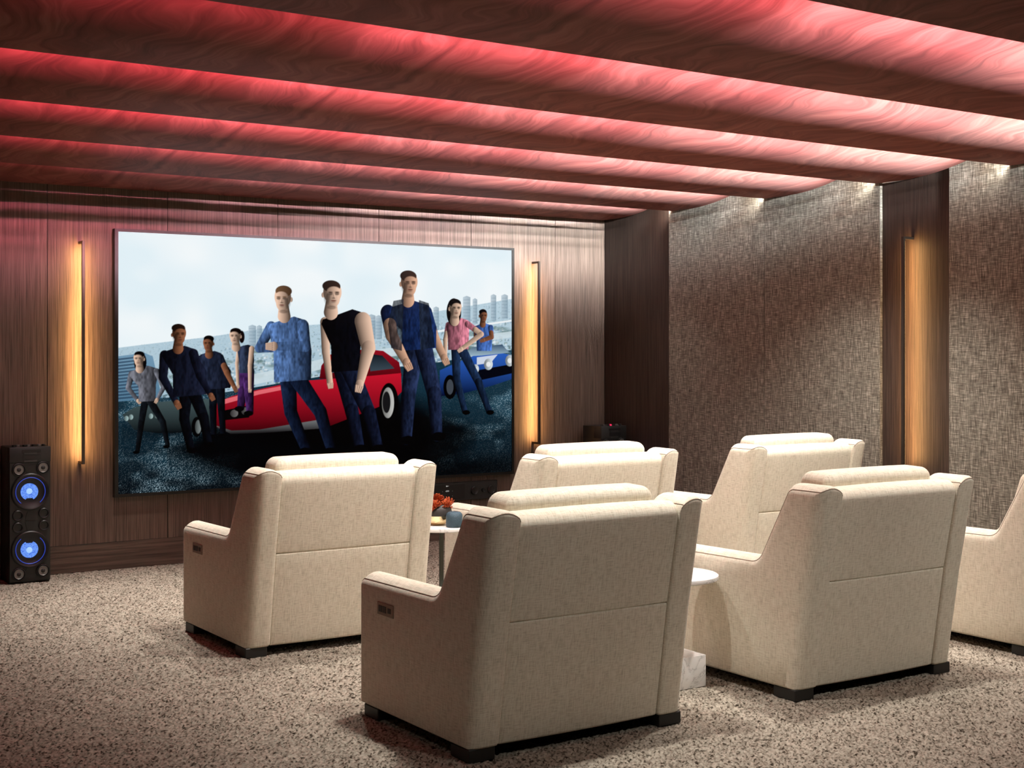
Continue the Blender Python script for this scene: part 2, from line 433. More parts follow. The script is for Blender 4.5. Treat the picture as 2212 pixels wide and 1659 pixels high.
# ceiling panels: low flat far edge, curling up towards the camera
def ceiling_panel(ly, far, label):
    prof = [(0.0, 0.0), (0.10, 0.0), (0.22, 0.0)]
    s = 0.22
    while s < 1.24:
        s += 0.05; prof.append((s, 0.232 * (s - 0.22) ** 2))
    bm = bmesh.new(); x0, x1 = XL + 0.02, XR - 0.03 + 0.004; nx = 12
    rows = []
    for (s, z) in prof:
        rows.append(([bm.verts.new((x0 + (x1 - x0) * k / nx - 3.4, -s, z)) for k in range(nx + 1)],
                     [bm.verts.new((x0 + (x1 - x0) * k / nx - 3.4, -s, z + 0.010)) for k in range(nx + 1)]))
    for (a, A), (b, B) in zip(rows, rows[1:]):
        for k in range(nx):
            bm.faces.new((a[k], a[k + 1], b[k + 1], b[k])); bm.faces.new((A[k], A[k + 1], B[k + 1], B[k]))
        bm.faces.new((a[0], b[0], B[0], A[0])); bm.faces.new((a[nx], b[nx], B[nx], A[nx]))
    for k in range(nx):
        a, A = rows[0]; bm.faces.new((a[k], a[k + 1], A[k + 1], A[k]))
        a, A = rows[-1]; bm.faces.new((a[k], a[k + 1], A[k + 1], A[k]))
    if far < YF - 0.1:
        for xa, xb, h in ((x0, 2.4, 0.0845), (2.4, 3.6, 0.0805), (3.6, 4.8, 0.0725), (4.8, 6.1, 0.0625), (6.1, XR - 0.15, 0.0565)):
            h += {8.90: 0.0015, 7.775: 0.002}.get(far, 0.0)
            add_box(bm, (xa - 3.4, -0.008, 0.0095), (xb - 3.4, 0.0, h))      # added unseen upstand, stepped to keep cove light out of the room
    o = from_bm('ceiling_panel', bm, M_SWIRL, None, (3.4, far, LIP))
    return tag(o, label, 'ceiling panel', 'curved veneer ceiling panels')
names = ['first', 'second', 'third', 'fourth', 'fifth', 'sixth', 'seventh']
for k, ly in enumerate([YF - 0.005] + LIPS[::-1]):
    lab = {0: 'curved red veneer ceiling panel touching the screen wall, first of the row',
           6: 'dark curved veneer ceiling panel at the top right corner of the photo, nearest the camera'}.get(
           k, 'curved red-lit veneer ceiling panel, %s from the screen wall' % names[k])
    ceiling_panel(ly, ly, lab)

# ------------------------------------------------------------------ armchairs
W_ = 1.080; HW = W_ / 2; AW = 0.142
def build_chair(label, loc, control):
    t = thing('recliner_armchair', label, 'armchair', loc, 0, 'cream recliner armchairs in two rows')
    y0 = -0.45
    # side profile of arm and wing (y, z): front is +y
    poly = [(y0 + 0.90, 0.05), (y0 + 0.90, 0.598), (y0 + 0.246, 0.606), (y0 + 0.047, 0.966), (y0 - 0.163, 0.966), (y0 - 0.075, 0.52), (y0, 0.05)]
    rad = [0.012, 0.035, 0.085, 0.045, 0.012, 0.30, 0.015]
    # edges: front, arm top, wing front, wing top, back upper, back lower, bottom
    top = [(0.0, -.046), (.0006, -.036), (.003, -.022), (.007, -.011), (.013, -.003), (.018, 0.0), (.021, .004), (.038, .016), (.058, .025), (.080, .028), (.104, .024), (.128, .013), (.146, -.002), (.156, -.018), (.160, -.036)]
    front = [(0.0, -.030), (.003, -.018), (.008, -.009), (.016, -.003), (.024, 0), (.030, 0.001), (.04, .003), (.06, .004), (.08, .004), (.10, .004), (.125, .003), (.140, 0), (.151, -.005), (.157, -.014), (.160, -.028)]
    back = [(0.0, -.062), (.004, -.045), (.013, -.026), (.028, -.012), (.048, -.003), (.062, 0), (.070, 0), (.078, 0), (.088, 0), (.10, .001), (.12, .001), (.138, .001), (.150, -.001), (.157, -.004), (.160, -.010)]
    N = len(top)
    k_ = AW / 0.160
    top, front, back = [[(q[0] * k_, q[1]) for q in tb] for tb in (top, front, back)]
    cols = []
    for j in range(N):
        xt = top[j][0]; wb = back[j][0]
        x = xt * 0.5 + wb * 0.5
        def at(tab):
            return float(np.interp(x, [q[0] for q in tab], [q[1] for q in tab]))
        cols.append((x, [at(front), at(top), at(top), at(top), at(back), at(back), at([(0, -.012), (.012, 0), (.130, 0), (.142, -.012)])]))
    for side in (-1, 1):
        bm = bmesh.new()
        cc = [(side * (HW - x), offs) for x, offs in cols]
        co, idx = loft_bm(bm, poly, rad, cc, 7, 5)
        # the soft outer side bulges a touch
        arm = from_bm('arm', bm, M_LINEN, t, None, 55)
        js = min(range(N), key=lambda j: abs(cols[j][0] - 0.020))
        path = [co[js][k] + Vector((0, 0, 0.0)) for k in range(idx[1] + 2, idx[4] + 4)]
        path += [co[j][idx[4] + 4] for j in range(js + 1, N - 1)]
        bm = bmesh.new(); tube_bm(bm, path, 0.0022, 6)
        tag(from_bm('piping', bm, M_PIPE, arm), 'dark taupe piping along the top seam')
        jo = N - 1 - js
        path = [co[N - 3][k] for k in range(idx[1] + 2, idx[4] + 4)]
        bm = bmesh.new(); tube_bm(bm, path, 0.0020, 6); from_bm('piping', bm, M_PIPE, arm)
    ix = HW - AW - 0.0008
    # back panels between the wings
    def shear(z):
        return -0.075 * (z - 0.05) / 0.47 if z < 0.52 else -0.075 - 0.088 * (z - 0.52) / 0.446
    g = 0.013
    lo_p = [(y0 + g + shear(.06), 0.052), (y0 + g + shear(.5435), 0.5435), (y0 + 0.12 + shear(.5435), 0.5435), (y0 + 0.12 + shear(.06), 0.052)]
    bm = bmesh.new(); loft_bm(bm, lo_p, [.012, .009, .01, .01], round_cols(-ix, ix, 0.007, 4, 0.004, 8), 5, 6)
    from_bm('lower_back_panel', bm, M_LINEN, t, None, 50)
    up_p = [(y0 + g + shear(.5445), 0.5445), (y0 + g + shear(.972), 0.972), (y0 + 0.16 + shear(.966), 0.972), (y0 + 0.16 + shear(.5445), 0.5445)]
    bm = bmesh.new(); loft_bm(bm, up_p, [.009, .055, .04, .01], round_cols(-ix, ix, 0.007, 4, 0.004, 8), 8, 6)
    from_bm('upper_back_panel', bm, M_LINEN, t, None, 50)
    # headrest roll
    hr = [(y0 - 0.035, 0.945), (y0 - 0.035, 1.032), (y0 + 0.13, 1.036), (y0 + 0.17, 0.94)]
    bm = bmesh.new()
    hc = []
    for k in range(9):
        q = math.pi / 2 * k / 8; x = -0.366 + 0.05 * (1 - math.cos(q)); o = 1 - math.sin(q); hc.append((x, [-0.032 * o, -0.055 * o, -0.040 * o, 0.0]))
    hc += [(-0.2, [0, .002, 0, 0]), (0.0, [0, .003, 0, 0]), (0.2, [0, .002, 0, 0])] + [(-x, o) for x, o in reversed(hc)]
    loft_bm(bm, hr, [.03, .042, .05, .03], [(x - 0.010, o) for x, o in hc], 8, 2)
    from_bm('headrest', bm, M_LINEN, t, None, 60)
    # inside cushions
    bc = [(y0 + 0.04, 0.93), (y0 + 0.20, 0.95), (y0 + 0.36, 0.47), (y0 + 0.15, 0.44)]
    bm = bmesh.new(); loft_bm(bm, bc, [.04, .05, .05, .04], round_cols(-ix + .004, ix - .004, 0.04, 5, 0.015, 6), 6, 4)
    from_bm('backrest_cushion', bm, M_LINEN, t, None, 60)
    sc_ = [(y0 + 0.22, 0.30), (y0 + 0.22, 0.45), (y0 + 0.89, 0.47), (y0 + 0.91, 0.30)]
    bm = bmesh.new(); loft_bm(bm, sc_, [.02, .03, .06, .03], round_cols(-ix + .004, ix - .004, 0.035, 5, 0.015, 6), 6, 4)
    from_bm('seat_cushion', bm, M_LINEN, t, None, 60)
    fp = [(y0 + 0.80, 0.06), (y0 + 0.80, 0.292), (y0 + 0.90, 0.292), (y0 + 0.90, 0.06)]
    bm = bmesh.new(); loft_bm(bm, fp, [.01, .01, .02, .015], round_cols(-ix + .004, ix - .004, 0.015, 4), 5, 2)
    from_bm('footrest', bm, M_LINEN, t, None, 50)
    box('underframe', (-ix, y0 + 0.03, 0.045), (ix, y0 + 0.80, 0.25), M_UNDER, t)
    for sx in (-1, 1):
        for (a, b) in ((y0 + 0.008, y0 + 0.145), (y0 + 0.74, y0 + 0.865)):
            x1 = sx * (HW - 0.008); x2 = sx * (HW - 0.128)
            box('foot', (min(x1, x2), a, 0.0), (max(x1, x2), b, 0.0515), M_FOOT, t, 0.003, 1)
    if control:
        cp = box('control_panel', (-HW - 0.004, y0 + 0.585, 0.468), (-HW + 0.004, y0 + 0.725, 0.522), M_BRONZE, t, 0.002, 1)
        tag(cp, 'bronze control panel set in the outer arm')
        for (a, b) in ((y0 + 0.645, y0 + 0.675), (y0 + 0.68, y0 + 0.71)):
            box('button', (-HW - 0.0055, a, 0.481), (-HW - 0.003, b, 0.509), M_BRONZE_D, cp, 0.001, 1)
        box('button', (-HW - 0.0055, y0 + 0.605, 0.484), (-HW - 0.003, y0 + 0.632, 0.506), M_BRONZE_D, cp, 0.001, 1)
    # in plan the chair widens a little towards the front
    for ch in list(t.children) + [q for ch in t.children for q in ch.children]:
        for v in ch.data.vertices: v.co.x *= 1 + 0.037 * (v.co.y - y0) / 0.9
    return t
D_ = build_chair('cream linen recliner seen from behind in the centre foreground, with arm controls', (3.239, 4.465 + .45, 0), True)
A_ = copy_tree(D_); A_.location = (3.190, 6.62 + .45, 0)
A_['label'] = 'cream linen recliner with arm controls in the front row, nearest the left loudspeaker'
def chair_copy(x, y, label):
    c = copy_tree(D_); c.location = (x, y + .45, 0); c['label'] = label
    for ch in list(c.children):
        if ch.name.split('.')[0] == 'control_panel':
            for q in list(ch.children): bpy.data.objects.remove(q)
            bpy.data.objects.remove(ch)
    return c
E_ = chair_copy(4.960, 4.445, 'cream linen recliner seen from behind on the right, beside the marble block table')
F_ = chair_copy(6.630, 4.400, 'cream linen recliner cut off by the right edge of the photo')
B_ = chair_copy(4.905, 6.600, 'cream linen recliner in the middle of the front row, right of the flower table')
C_ = chair_copy(6.529, 6.57, 'cream linen recliner in the front row nearest the woven wall panels')

# ------------------------------------------------------------------ side tables
def side_table(x, y, label):
    t = thing('side_table', label, 'table', (x, y, 0), 0, 'round marble side tables between the armchairs')
    lathe('table_top', [(0.0, 0.507), (0.208, 0.507), (0.214, 0.511), (0.216, 0.519), (0.214, 0.529), (0.208, 0.533), (0.0, 0.533)], M_MARBLE, t, 64)
    box('post', (-0.011, -0.011, 0.15), (0.011, 0.011, 0.5075), M_POST, t, 0.002, 1)
    box('base_block', (-0.113, -0.105, 0.0), (0.113, 0.105, 0.15), M_MARBLE, t, 0.003, 2)
    return t
T1 = (4.090, 7.08); T2 = (4.173, 5.005)
side_table(*T1, 'round white marble side table holding the flowers, between the front row armchairs').scale = (1, 1, 1.034)
side_table(*T2, 'round white marble side table with a visible square marble block base, behind the foreground armchair')

# vase, flowers and jar on the first table
VX, VY = 4.052, 7.056; VZ = 0.5511
v = thing('flower_vase', 'round dark and gold vase holding orange flowers on the marble side table', 'vase', (VX, VY, VZ))
lathe('vase_bowl', [(0.0, 0.0), (0.030, 0.0), (0.052, 0.010), (0.074, 0.032), (0.084, 0.060), (0.080, 0.060), (0.05, 0.02), (0.0, 0.015)], M_GOLD, v, 48)
tag(lathe('vase_shoulder', [(0.0841, 0.0601), (0.085, 0.075), (0.080, 0.102), (0.064, 0.125), (0.050, 0.134), (0.044, 0.132), (0.058, 0.118), (0.074, 0.098), (0.0795, 0.0601), (0.0841, 0.0601)], M_DVASE, v, 48), 'matt dark brown upper half')
random.seed(3)
def bloom_bm(r):
    bm = bmesh.new()
    for lay, (rr, tilt, n) in enumerate(((1.0, -28, 18), (1.0, -4, 18), (0.97, 20, 17), (0.90, 42, 15), (0.80, 62, 11), (0.66, 80, 7))):
        for k in range(n):
            a = 2 * math.pi * (k + 0.5 * (lay % 2)) / n + random.uniform(-.12, .12); tl = R(tilt + random.uniform(-8, 8))
            L = r * rr * random.uniform(0.9, 1.08); wd = r * 0.19
            pts = []
            for u, wv, lift in ((0.1, 0.5, 0), (0.45, 1.0, 0.03), (0.8, 0.95, 0.10), (1.0, 0.35, 0.20)):
                d = L * u
                for s in (-1, 0, 1):
                    x = d * math.cos(tl); z = d * math.sin(tl) + lift * r + abs(s) * wd * 0.45
                    y = s * wd * wv
                    pts.append(bm.verts.new((x * math.cos(a) - y * math.sin(a), x * math.sin(a) + y * math.cos(a), z)))
            for i in range(3):
                for j in range(2):
                    p = i * 3 + j; bm.faces.new((pts[p], pts[p + 1], pts[p + 4], pts[p + 3]))
    bmesh.ops.create_icosphere(bm, subdivisions=2, radius=r * 0.42, matrix=Matrix.Translation((0, 0, r * 0.12)))
    return bm
f0 = None
spots = [(-0.040, -0.046, 0.142, -38, 22), (0.026, -0.056, 0.140, -42, -12), (-0.004, 0.0, 0.176, 0, 0), (0.070, -0.012, 0.150, -12, -50),
         (-0.075, 0.012, 0.146, 0, 52), (0.042, 0.046, 0.158, 38, -28), (-0.036, 0.055, 0.156, 42, 20)]
for i, (dx, dy, dz, ax, ay) in enumerate(spots):
    fl = thing('chrysanthemum', 'orange chrysanthemum bloom in the dark and gold vase', 'flower', (VX + dx, VY + dy, VZ + dz - 0.030), 0, 'orange chrysanthemums in the vase')
    bl = from_bm('bloom', bloom_bm(0.044), M_PETAL, fl, None, 0); bl.rotation_euler = (R(-ax) * -1, R(-ay), R(40 * i))
    bm = bmesh.new(); tube_bm(bm, [(0, 0, 0.005), (-dx * 0.35, -dy * 0.35, -dz * 0.35), (-dx * 0.75, -dy * 0.75, 0.09 - dz)], 0.003, 6)
    from_bm('stem', bm, M_STEM, fl)
j = lathe('ceramic_jar', [(0.0, 0.0), (0.046, 0.0), (0.050, 0.004), (0.052, 0.012), (0.052, 0.070), (0.049, 0.086), (0.038, 0.097), (0.027, 0.100), (0.022, 0.098), (0.020, 0.088), (0.042, 0.080), (0.042, 0.012), (0.0, 0.010)], M_JAR, None, 48)
j.location = (4.083, 6.916, VZ); j.scale = (0.95, 0.95, 0.92); tag(j, 'small blue textured ceramic jar beside the flower vase on the marble table', 'jar')

# ------------------------------------------------------------------ wall lights
def wall_light(label, loc, rz):
    """local frame: wall plane at y=0, the bar stands off towards -y"""
    t = thing('wall_light', label, 'wall light', loc, rz, 'slim vertical wall lights')
    h = 0.80; d = 0.10
    box('bar', (-0.0105, -d - 0.010, -h), (0.0105, -d + 0.008, h), M_LAMPBAR, t, 0.0015, 1)
    for z in (-h + 0.009, h - 0.009):
        box('bracket', (-0.009, -d + 0.008, z - 0.009), (0.009, 0.0, z + 0.009), M_LAMPBAR, t, 0.001, 1)
    tag(box('light_strip', (-0.006, -d + 0.008, -h + 0.03), (0.006, -d + 0.012, h - 0.03), M_WARMLED, t), 'warm glowing strip facing the wall')
    l = bpy.data.lights.new('strip_light', 'AREA'); l.shape = 'RECTANGLE'; l.size = 0.012; l.size_y = 2 * h - 0.06
    l.energy = 9.0; l.color = (1.0, 0.55, 0.20); l.spread = R(170)
    o = bpy.data.objects.new('strip_light', l); COL.objects.link(o); o.parent = t
    o.location = (0, -d + 0.015, 0); o.rotation_euler = (R(90), 0, 0)   # -Z of the lamp -> +y (towards the wall)
    return t
wall_light('slim vertical wall light left of the screen', (2.694, YF, 1.585), 0)
wall_light('slim vertical wall light right of the screen', (6.634, YF, 1.580), 0)
wall_light('slim vertical wall light on the dark wood strip of the right wall', (XR, 6.334, 1.585), R(-90))

# ------------------------------------------------------------------ loudspeakers
def speaker(label, loc, red=False):
    t = thing('tower_speaker', label, 'speaker', loc, 0, 'tower loudspeakers on either side of the screen')
    hw, dp, h = 0.137, 0.265, 0.935     # local: front at y=0, body behind (+y)
    box('cabinet', (-hw, 0.006, 0.0), (hw, dp, h), M_BLACK, t, 0.008, 2)
    fb = box('front_baffle', (-hw, -0.006, 0.01), (hw, 0.008, h - 0.002), M_CHAR, t, 0.004, 1)
    # head section with slots
    hd = box('control_deck', (-hw - 0.002, -0.014, h - 0.105), (hw + 0.002, 0.10, h + 0.002), M_CHAR, t, 0.006, 2)
    box('slot', (-0.055, -0.017, h - 0.035), (0.070, -0.012, h - 0.018), M_BLACK, hd)
    box('slot', (-0.050, -0.017, h - 0.085), (0.070, -0.012, h - 0.053), M_BLACK, hd)
    tag(box('slot_trim', (-0.042, -0.018, h - 0.050), (0.045, -0.0125, h - 0.038), plain_trim, hd), 'lighter grey strip')
    tag(box('slot_trim', (-0.042, -0.018, h - 0.102), (0.045, -0.0125, h - 0.089), plain_trim, hd), 'lighter grey strip')
    for k, x in enumerate((-0.10, -0.07, -0.03, 0.0, 0.03, 0.07, 0.10)):
        lathe('knob', [(0.013, 0), (0.013, 0.012), (0.010, 0.014), (0, 0.014)], M_RED if k == 3 and red else (M_SILVER if k % 2 else M_BLACK), hd, 16, 'z', (x, 0.03 + 0.012 * (k % 2), h + 0.002))
    for x, z, r in ((-0.076, 0.782, 0.040), (0.085, 0.790, 0.040), (-0.076, 0.066, 0.040), (0.085, 0.078, 0.040)):
        tw = lathe('tweeter', [(r * 1.12, 0.0), (r * 1.12, 0.012), (r, 0.014), (r * 0.92, 0.008), (0, 0.004)], M_BLACK, t, 32, 'y', (x, -0.004, z))
        lathe('tweeter_cone', [(r * 0.84, 0.012), (r * 0.80, 0.015), (r * 0.72, 0.012), (r * 0.35, 0.005), (0, 0.006)], M_SILVER, tw, 32, 'y', (x, -0.004, z))
        lathe('dust_cap', [(r * 0.40, 0.006), (r * 0.36, 0.012), (r * 0.15, 0.016), (0, 0.017)], M_CHAR, tw, 20, 'y', (x, -0.004, z))
    for x, z in ((-0.082, 0.468), (0.092, 0.475), (-0.082, 0.385), (0.092, 0.390)):
        lathe('bass_port', [(0.036, 0.0), (0.036, 0.010), (0.032, 0.013), (0.027, 0.011), (0.025, 0.002), (0, 0.001)], M_BLACK, t, 28, 'y', (x, -0.005, z))
    for z, up in ((0.628, 1), (0.232, -1)):
        wo = lathe('woofer', [(0.127, 0.0), (0.127, 0.012), (0.120, 0.017), (0.108, 0.014), (0.100, 0.008), (0.06, 0.003), (0.0, 0.002)], M_BLACK, t, 56, 'y', (0, -0.005, z))
        bm = bmesh.new(); n = 48; ring = []
        a0, a1 = (-50, 230) if up > 0 else (130, 410)
        tube_bm(bm, [(0.098 * math.cos(R(a0 + (a1 - a0) * k / n)), -0.019, z + 0.098 * math.sin(R(a0 + (a1 - a0) * k / n))) for k in range(n + 1)], 0.0028, 6)
        tag(from_bm('light_ring', bm, M_BLUERING, wo), 'blue glowing ring')
        # glowing disc with a trapezoid notch
        bm = bmesh.new(); pts = []
        for k in range(60):
            a = R(-90 + 27 + (360 - 54) * k / 59) if up > 0 else R(90 + 27 + (360 - 54) * k / 59)
            pts.append((0.058 * math.cos(a), 0.058 * math.sin(a)))
        notch = [(-0.020, -0.043), (0.020, -0.043)] if up > 0 else [(0.020, 0.043), (-0.020, 0.043)]
        vs = [bm.verts.new((x - 0.006, -0.018, z + y)) for x, y in pts + notch]
        vb = [bm.verts.new((x - 0.006, -0.008, z + y)) for x, y in pts + notch]
        bm.faces.new(vs); bm.faces.new(vb)
        for k in range(len(vs)): bm.faces.new((vs[k], vs[(k + 1) % len(vs)], vb[(k + 1) % len(vs)], vb[k]))
        tag(from_bm('glowing_cone', bm, M_BLUEGLOW, wo, None, 0), 'bright blue lit cone')
        lathe('glowing_cap', [(0.020, 0.013), (0.018, 0.017), (0.010, 0.020), (0, 0.021)], M_BLUECORE, wo, 28, 'y', (-0.008, -0.005, z + 0.004 * up))
    for zt, zb, a, b in ((0.815, 0.752, 0.045, 0.022), (0.49, 0.435, 0.018, 0.034), (0.425, 0.36, 0.034, 0.018), (0.11, 0.03, 0.02, 0.05)):
        bm = bmesh.new(); vs = [bm.verts.new(p) for p in ((-a, -0.009, zt), (a, -0.009, zt), (b, -0.009, zb), (-b, -0.009, zb), (-a, -0.005, zt), (a, -0.005, zt), (b, -0.005, zb), (-b, -0.005, zb))]
        for f in ((0, 1, 2, 3), (4, 5, 6, 7), (0, 1, 5, 4), (1, 2, 6, 5), (2, 3, 7, 6), (3, 0, 4, 7)): bm.faces.new([vs[q] for q in f])
        from_bm('grille', bm, M_BLACK, t, None, 0)
    return t
plain_trim = plain('grey_trim', (0.05, 0.05, 0.048), 0.4, 0.3)
speaker('black tower loudspeaker with two blue lit woofers at the left edge of the photo', (2.285, 9.615, 0))
speaker('black tower loudspeaker with a red dot in the corner behind the front row', (7.21, 9.47, 0), True)

# ------------------------------------------------------------------ receiver under the screen
rc = thing('media_receiver', 'black media receiver with two round dials on the wall under the screen', 'receiver', (5.86, YF, 0.405))
hw = 0.385; dd = 0.035
box('housing', (-hw, -dd, -0.077), (hw, 0.0, 0.079), M_CHAR, rc, 0.003, 1)
box('display_window', (-hw + 0.02, -dd - 0.002, -0.06), (0.06, -dd + 0.002, 0.064), M_BLACK, rc, 0.001, 1)
for x, r in ((0.150, 0.035), (0.317, 0.035), (0.238, 0.016)):
    lathe('dial', [(r, 0.0), (r, 0.012), (r * 0.9, 0.016), (r * 0.75, 0.014), (0, 0.013)], M_BLACK, rc, 36, 'y', (x, -dd, 0.0))
def marks(name, rects):
    bm = bmesh.new()
    for x, z, w, h in rects: add_box(bm, (x, -dd - 0.0035, z), (x + w, -dd - 0.0015, z + h))
    return tag(from_bm(name, bm, M_DISPLAY, rc, None, 0), 'small white display symbols')
marks('display_symbol', [(-0.128, 0.046, 0.010, 0.010), (-0.114, 0.048, 0.004, 0.006), (-0.108, 0.050, 0.006, 0.002)])
marks('display_symbol', [(-0.134, 0.007, 0.004, 0.003), (-0.128, 0.004, 0.002, 0.011), (-0.128, 0.004, 0.008, 0.002), (-0.128, 0.013, 0.008, 0.002), (-0.121, 0.004, 0.002, 0.011),
                         (-0.116, 0.004, 0.002, 0.011), (-0.114, 0.011, 0.005, 0.002), (-0.110, 0.004, 0.002, 0.011), (-0.105, 0.004, 0.002, 0.011), (-0.105, 0.008, 0.007, 0.002)])
marks('display_symbol', [(-0.165, 0.006, 0.003, 0.003), (-0.068, 0.006, 0.003, 0.003), (-0.068, -0.035, 0.003, 0.003)])

# ------------------------------------------------------------------ screen and its picture (a generic street scene)
SY = 9.832                                   # plane of the picture
SX0, SX1, SZ0, SZ1 = 2.960, 6.382, 0.551, 2.468
tv = thing('projection_screen', 'large framed screen showing people and cars before a pale city skyline', 'screen', (4.671, YF, 0.525))
bm = bmesh.new()
fo = (SX0 - .0265, SX1 + .0245, SZ0 - .023, SZ1 + .020)
for lo, hi in (((fo[0], SY - .006, fo[2]), (SX0, YF, fo[3])), ((SX1, SY - .006, fo[2]), (fo[1], YF, fo[3])),
               ((SX0, SY - .006, fo[2]), (SX1, YF, SZ0)), ((SX0, SY - .006, SZ1), (SX1, YF, fo[3]))):
    add_box(bm, [lo[0] - 4.671, lo[1] - YF, lo[2] - .525], [hi[0] - 4.671, hi[1] - YF, hi[2] - .525])
bmesh.ops.remove_doubles(bm, verts=bm.verts[:], dist=1e-4)
from_bm('frame', bm, M_FRAME, tv, None, 0)

def paint():
    nx, nz = 900, 504
    xs = np.linspace(SX0, SX1, nx); zs = np.linspace(SZ0, SZ1, nz)
    # picture coordinates: u to the right 0..857, v downwards 0..~480 (about the size the picture has in the photo)
    f_ = cam.lens / 36 * 2212; c_, s_ = math.cos(R(YAW)), math.sin(R(YAW))
    def P(p):
        r = (p[0] - 1106) / f_; zz = -(p[1] - 757) / f_
        dx = r * c_ + s_; dy = -r * s_ + c_; t = SY / dy
        return (dx * t, 1.6 + zz * t)
    def S(px, p=(680, 760)):
        a = P(p); b = P((p[0] + px, p[1])); return b[0] - a[0]
    def Sat(px, p): return S(px, p) * 0.94
    GX, GZ = np.meshgrid(xs, zs)
    lin = lambda c: (np.array(c, float) / 255.0) ** 2.2
    IM = np.zeros((nz, nx, 3)); MK = np.zeros((nz, nx)); FIG = [False]; rng = np.random.RandomState(5)
    pix = xs[1] - xs[0]
    def sl(x0, x1, z0, z1, pad=0.03):
        i0 = max(0, int((x0 - pad - SX0) / (SX1 - SX0) * (nx - 1))); i1 = min(nx, int((x1 + pad - SX0) / (SX1 - SX0) * (nx - 1)) + 2)
        j0 = max(0, int((z0 - pad - SZ0) / (SZ1 - SZ0) * (nz - 1))); j1 = min(nz, int((z1 + pad - SZ0) / (SZ1 - SZ0) * (nz - 1)) + 2)
        return slice(j0, max(j0, j1)), slice(i0, max(i0, i1))
    def mixin(s, a, col):
        IM[s] = IM[s] * (1 - a[..., None]) + col * a[..., None]
        MK[s] = MK[s] * (1 - a) + a * (1.0 if FIG[0] else 0.0)
    def inside(pts, X, Z):
        res = np.zeros(X.shape, bool); n = len(pts)
        for i in range(n):
            (x1, z1), (x2, z2) = pts[i], pts[(i + 1) % n]
            if z1 == z2: continue
            c = ((z1 > Z) != (z2 > Z)) & (X < (x2 - x1) * (Z - z1) / (z2 - z1) + x1)
            res ^= c
        return res
    def poly(pts, c1, c2=None, grad='v', alpha=1.0, px=True):
        pts = [P(p) for p in pts] if px else pts
        X = [p[0] for p in pts]; Z = [p[1] for p in pts]
        s = sl(min(X), max(X), min(Z), max(Z)); gx, gz = GX[s], GZ[s]
        a = np.zeros(gx.shape)
        for ox in (-.33, 0, .33):
            for oz in (-.33, 0, .33): a += inside(pts, gx + ox * pix, gz + oz * pix)
        a = a / 9 * alpha
        c1 = lin(c1)
        if c2 is None: col = c1
        else:
            c2 = lin(c2)
            t = np.clip((max(Z) - gz) / (max(Z) - min(Z) + 1e-6), 0, 1) if grad == 'v' else np.clip((gx - min(X)) / (max(X) - min(X) + 1e-6), 0, 1)
            col = c1 * (1 - t[..., None]) + c2 * t[..., None]
        mixin(s, a, col)
    def ell(c, rx, ry, col, alpha=1.0, lit=0, soft=1.0, dark=0.3):
        cx, cz = P(c); rx = Sat(rx, c); ry = Sat(ry, c)
        s = sl(cx - rx, cx + rx, cz - ry, cz + ry); gx, gz = GX[s], GZ[s]
        d = np.sqrt(((gx - cx) / rx) ** 2 + ((gz - cz) / ry) ** 2)
        a = np.clip((1 - d) * min(rx, ry) / (pix * soft) + 0.5, 0, 1) * alpha
        col = lin(col)
        if lit:
            t = np.clip(0.5 + 0.62 * lit * (gx - cx) / rx, 0, 1)
            col = col * (dark + (1 - dark) * t[..., None])
        mixin(s, a, col)
    def cap(p0, p1, r0, r1, col, lit=1, dark=0.22, alpha=1.0):
        r0 = Sat(r0, p0); r1 = Sat(r1, p1); a0 = np.array(P(p0)); a1 = np.array(P(p1))
        m = max(r0, r1); s = sl(min(a0[0], a1[0]) - m, max(a0[0], a1[0]) + m, min(a0[1], a1[1]) - m, max(a0[1], a1[1]) + m)
        gx, gz = GX[s], GZ[s]; d = a1 - a0; L2 = d @ d + 1e-9
        t = np.clip(((gx - a0[0]) * d[0] + (gz - a0[1]) * d[1]) / L2, 0, 1)
        ox = gx - a0[0] - t * d[0]; oz = gz - a0[1] - t * d[1]; dist = np.sqrt(ox ** 2 + oz ** 2); rr = r0 + (r1 - r0) * t
        a = np.clip((rr - dist) / pix + 0.5, 0, 1) * alpha
        sh = np.clip(0.5 + 0.6 * lit * ox / rr, 0, 1)
        mixin(s, a, lin(col) * (dark + (1 - dark) * sh[..., None]))
    def smooth_noise(cx, cz):
        g = rng.rand(cz + 2, cx + 2)
        X = np.linspace(0, cx, nx); Z = np.linspace(0, cz, nz); xi = X.astype(int); zi = Z.astype(int)
        fx = (X - xi)[None, :]; fz = (Z - zi)[:, None]; fx = fx * fx * (3 - 2 * fx); fz = fz * fz * (3 - 2 * fz)
        a = g[zi][:, xi]; b = g[zi][:, xi + 1]; c = g[zi + 1][:, xi]; e = g[zi + 1][:, xi + 1]
        return (a * (1 - fx) + b * fx) * (1 - fz) + (c * (1 - fx) + e * fx) * fz
    # sky
    cloud = smooth_noise(7, 5) * 0.6 + smooth_noise(18, 12) * 0.4
    t = np.clip((cloud - 0.35) * 2.2, 0, 1)[..., None]
    IM[:] = lin((226, 240, 246)) * (1 - t) + lin((241, 247, 249)) * t
    # hazy city below the horizon
    hz = [(250, 752), (330, 742), (450, 728), (580, 708), (700, 700), (840, 690), (960, 670), (1110, 645)]
    poly(hz + [(1110, 1030), (250, 1075)], (188, 210, 222), (150, 180, 195))
    H = lambda u: float(np.interp(u, [p[0] for p in hz], [p[1] for p in hz]))
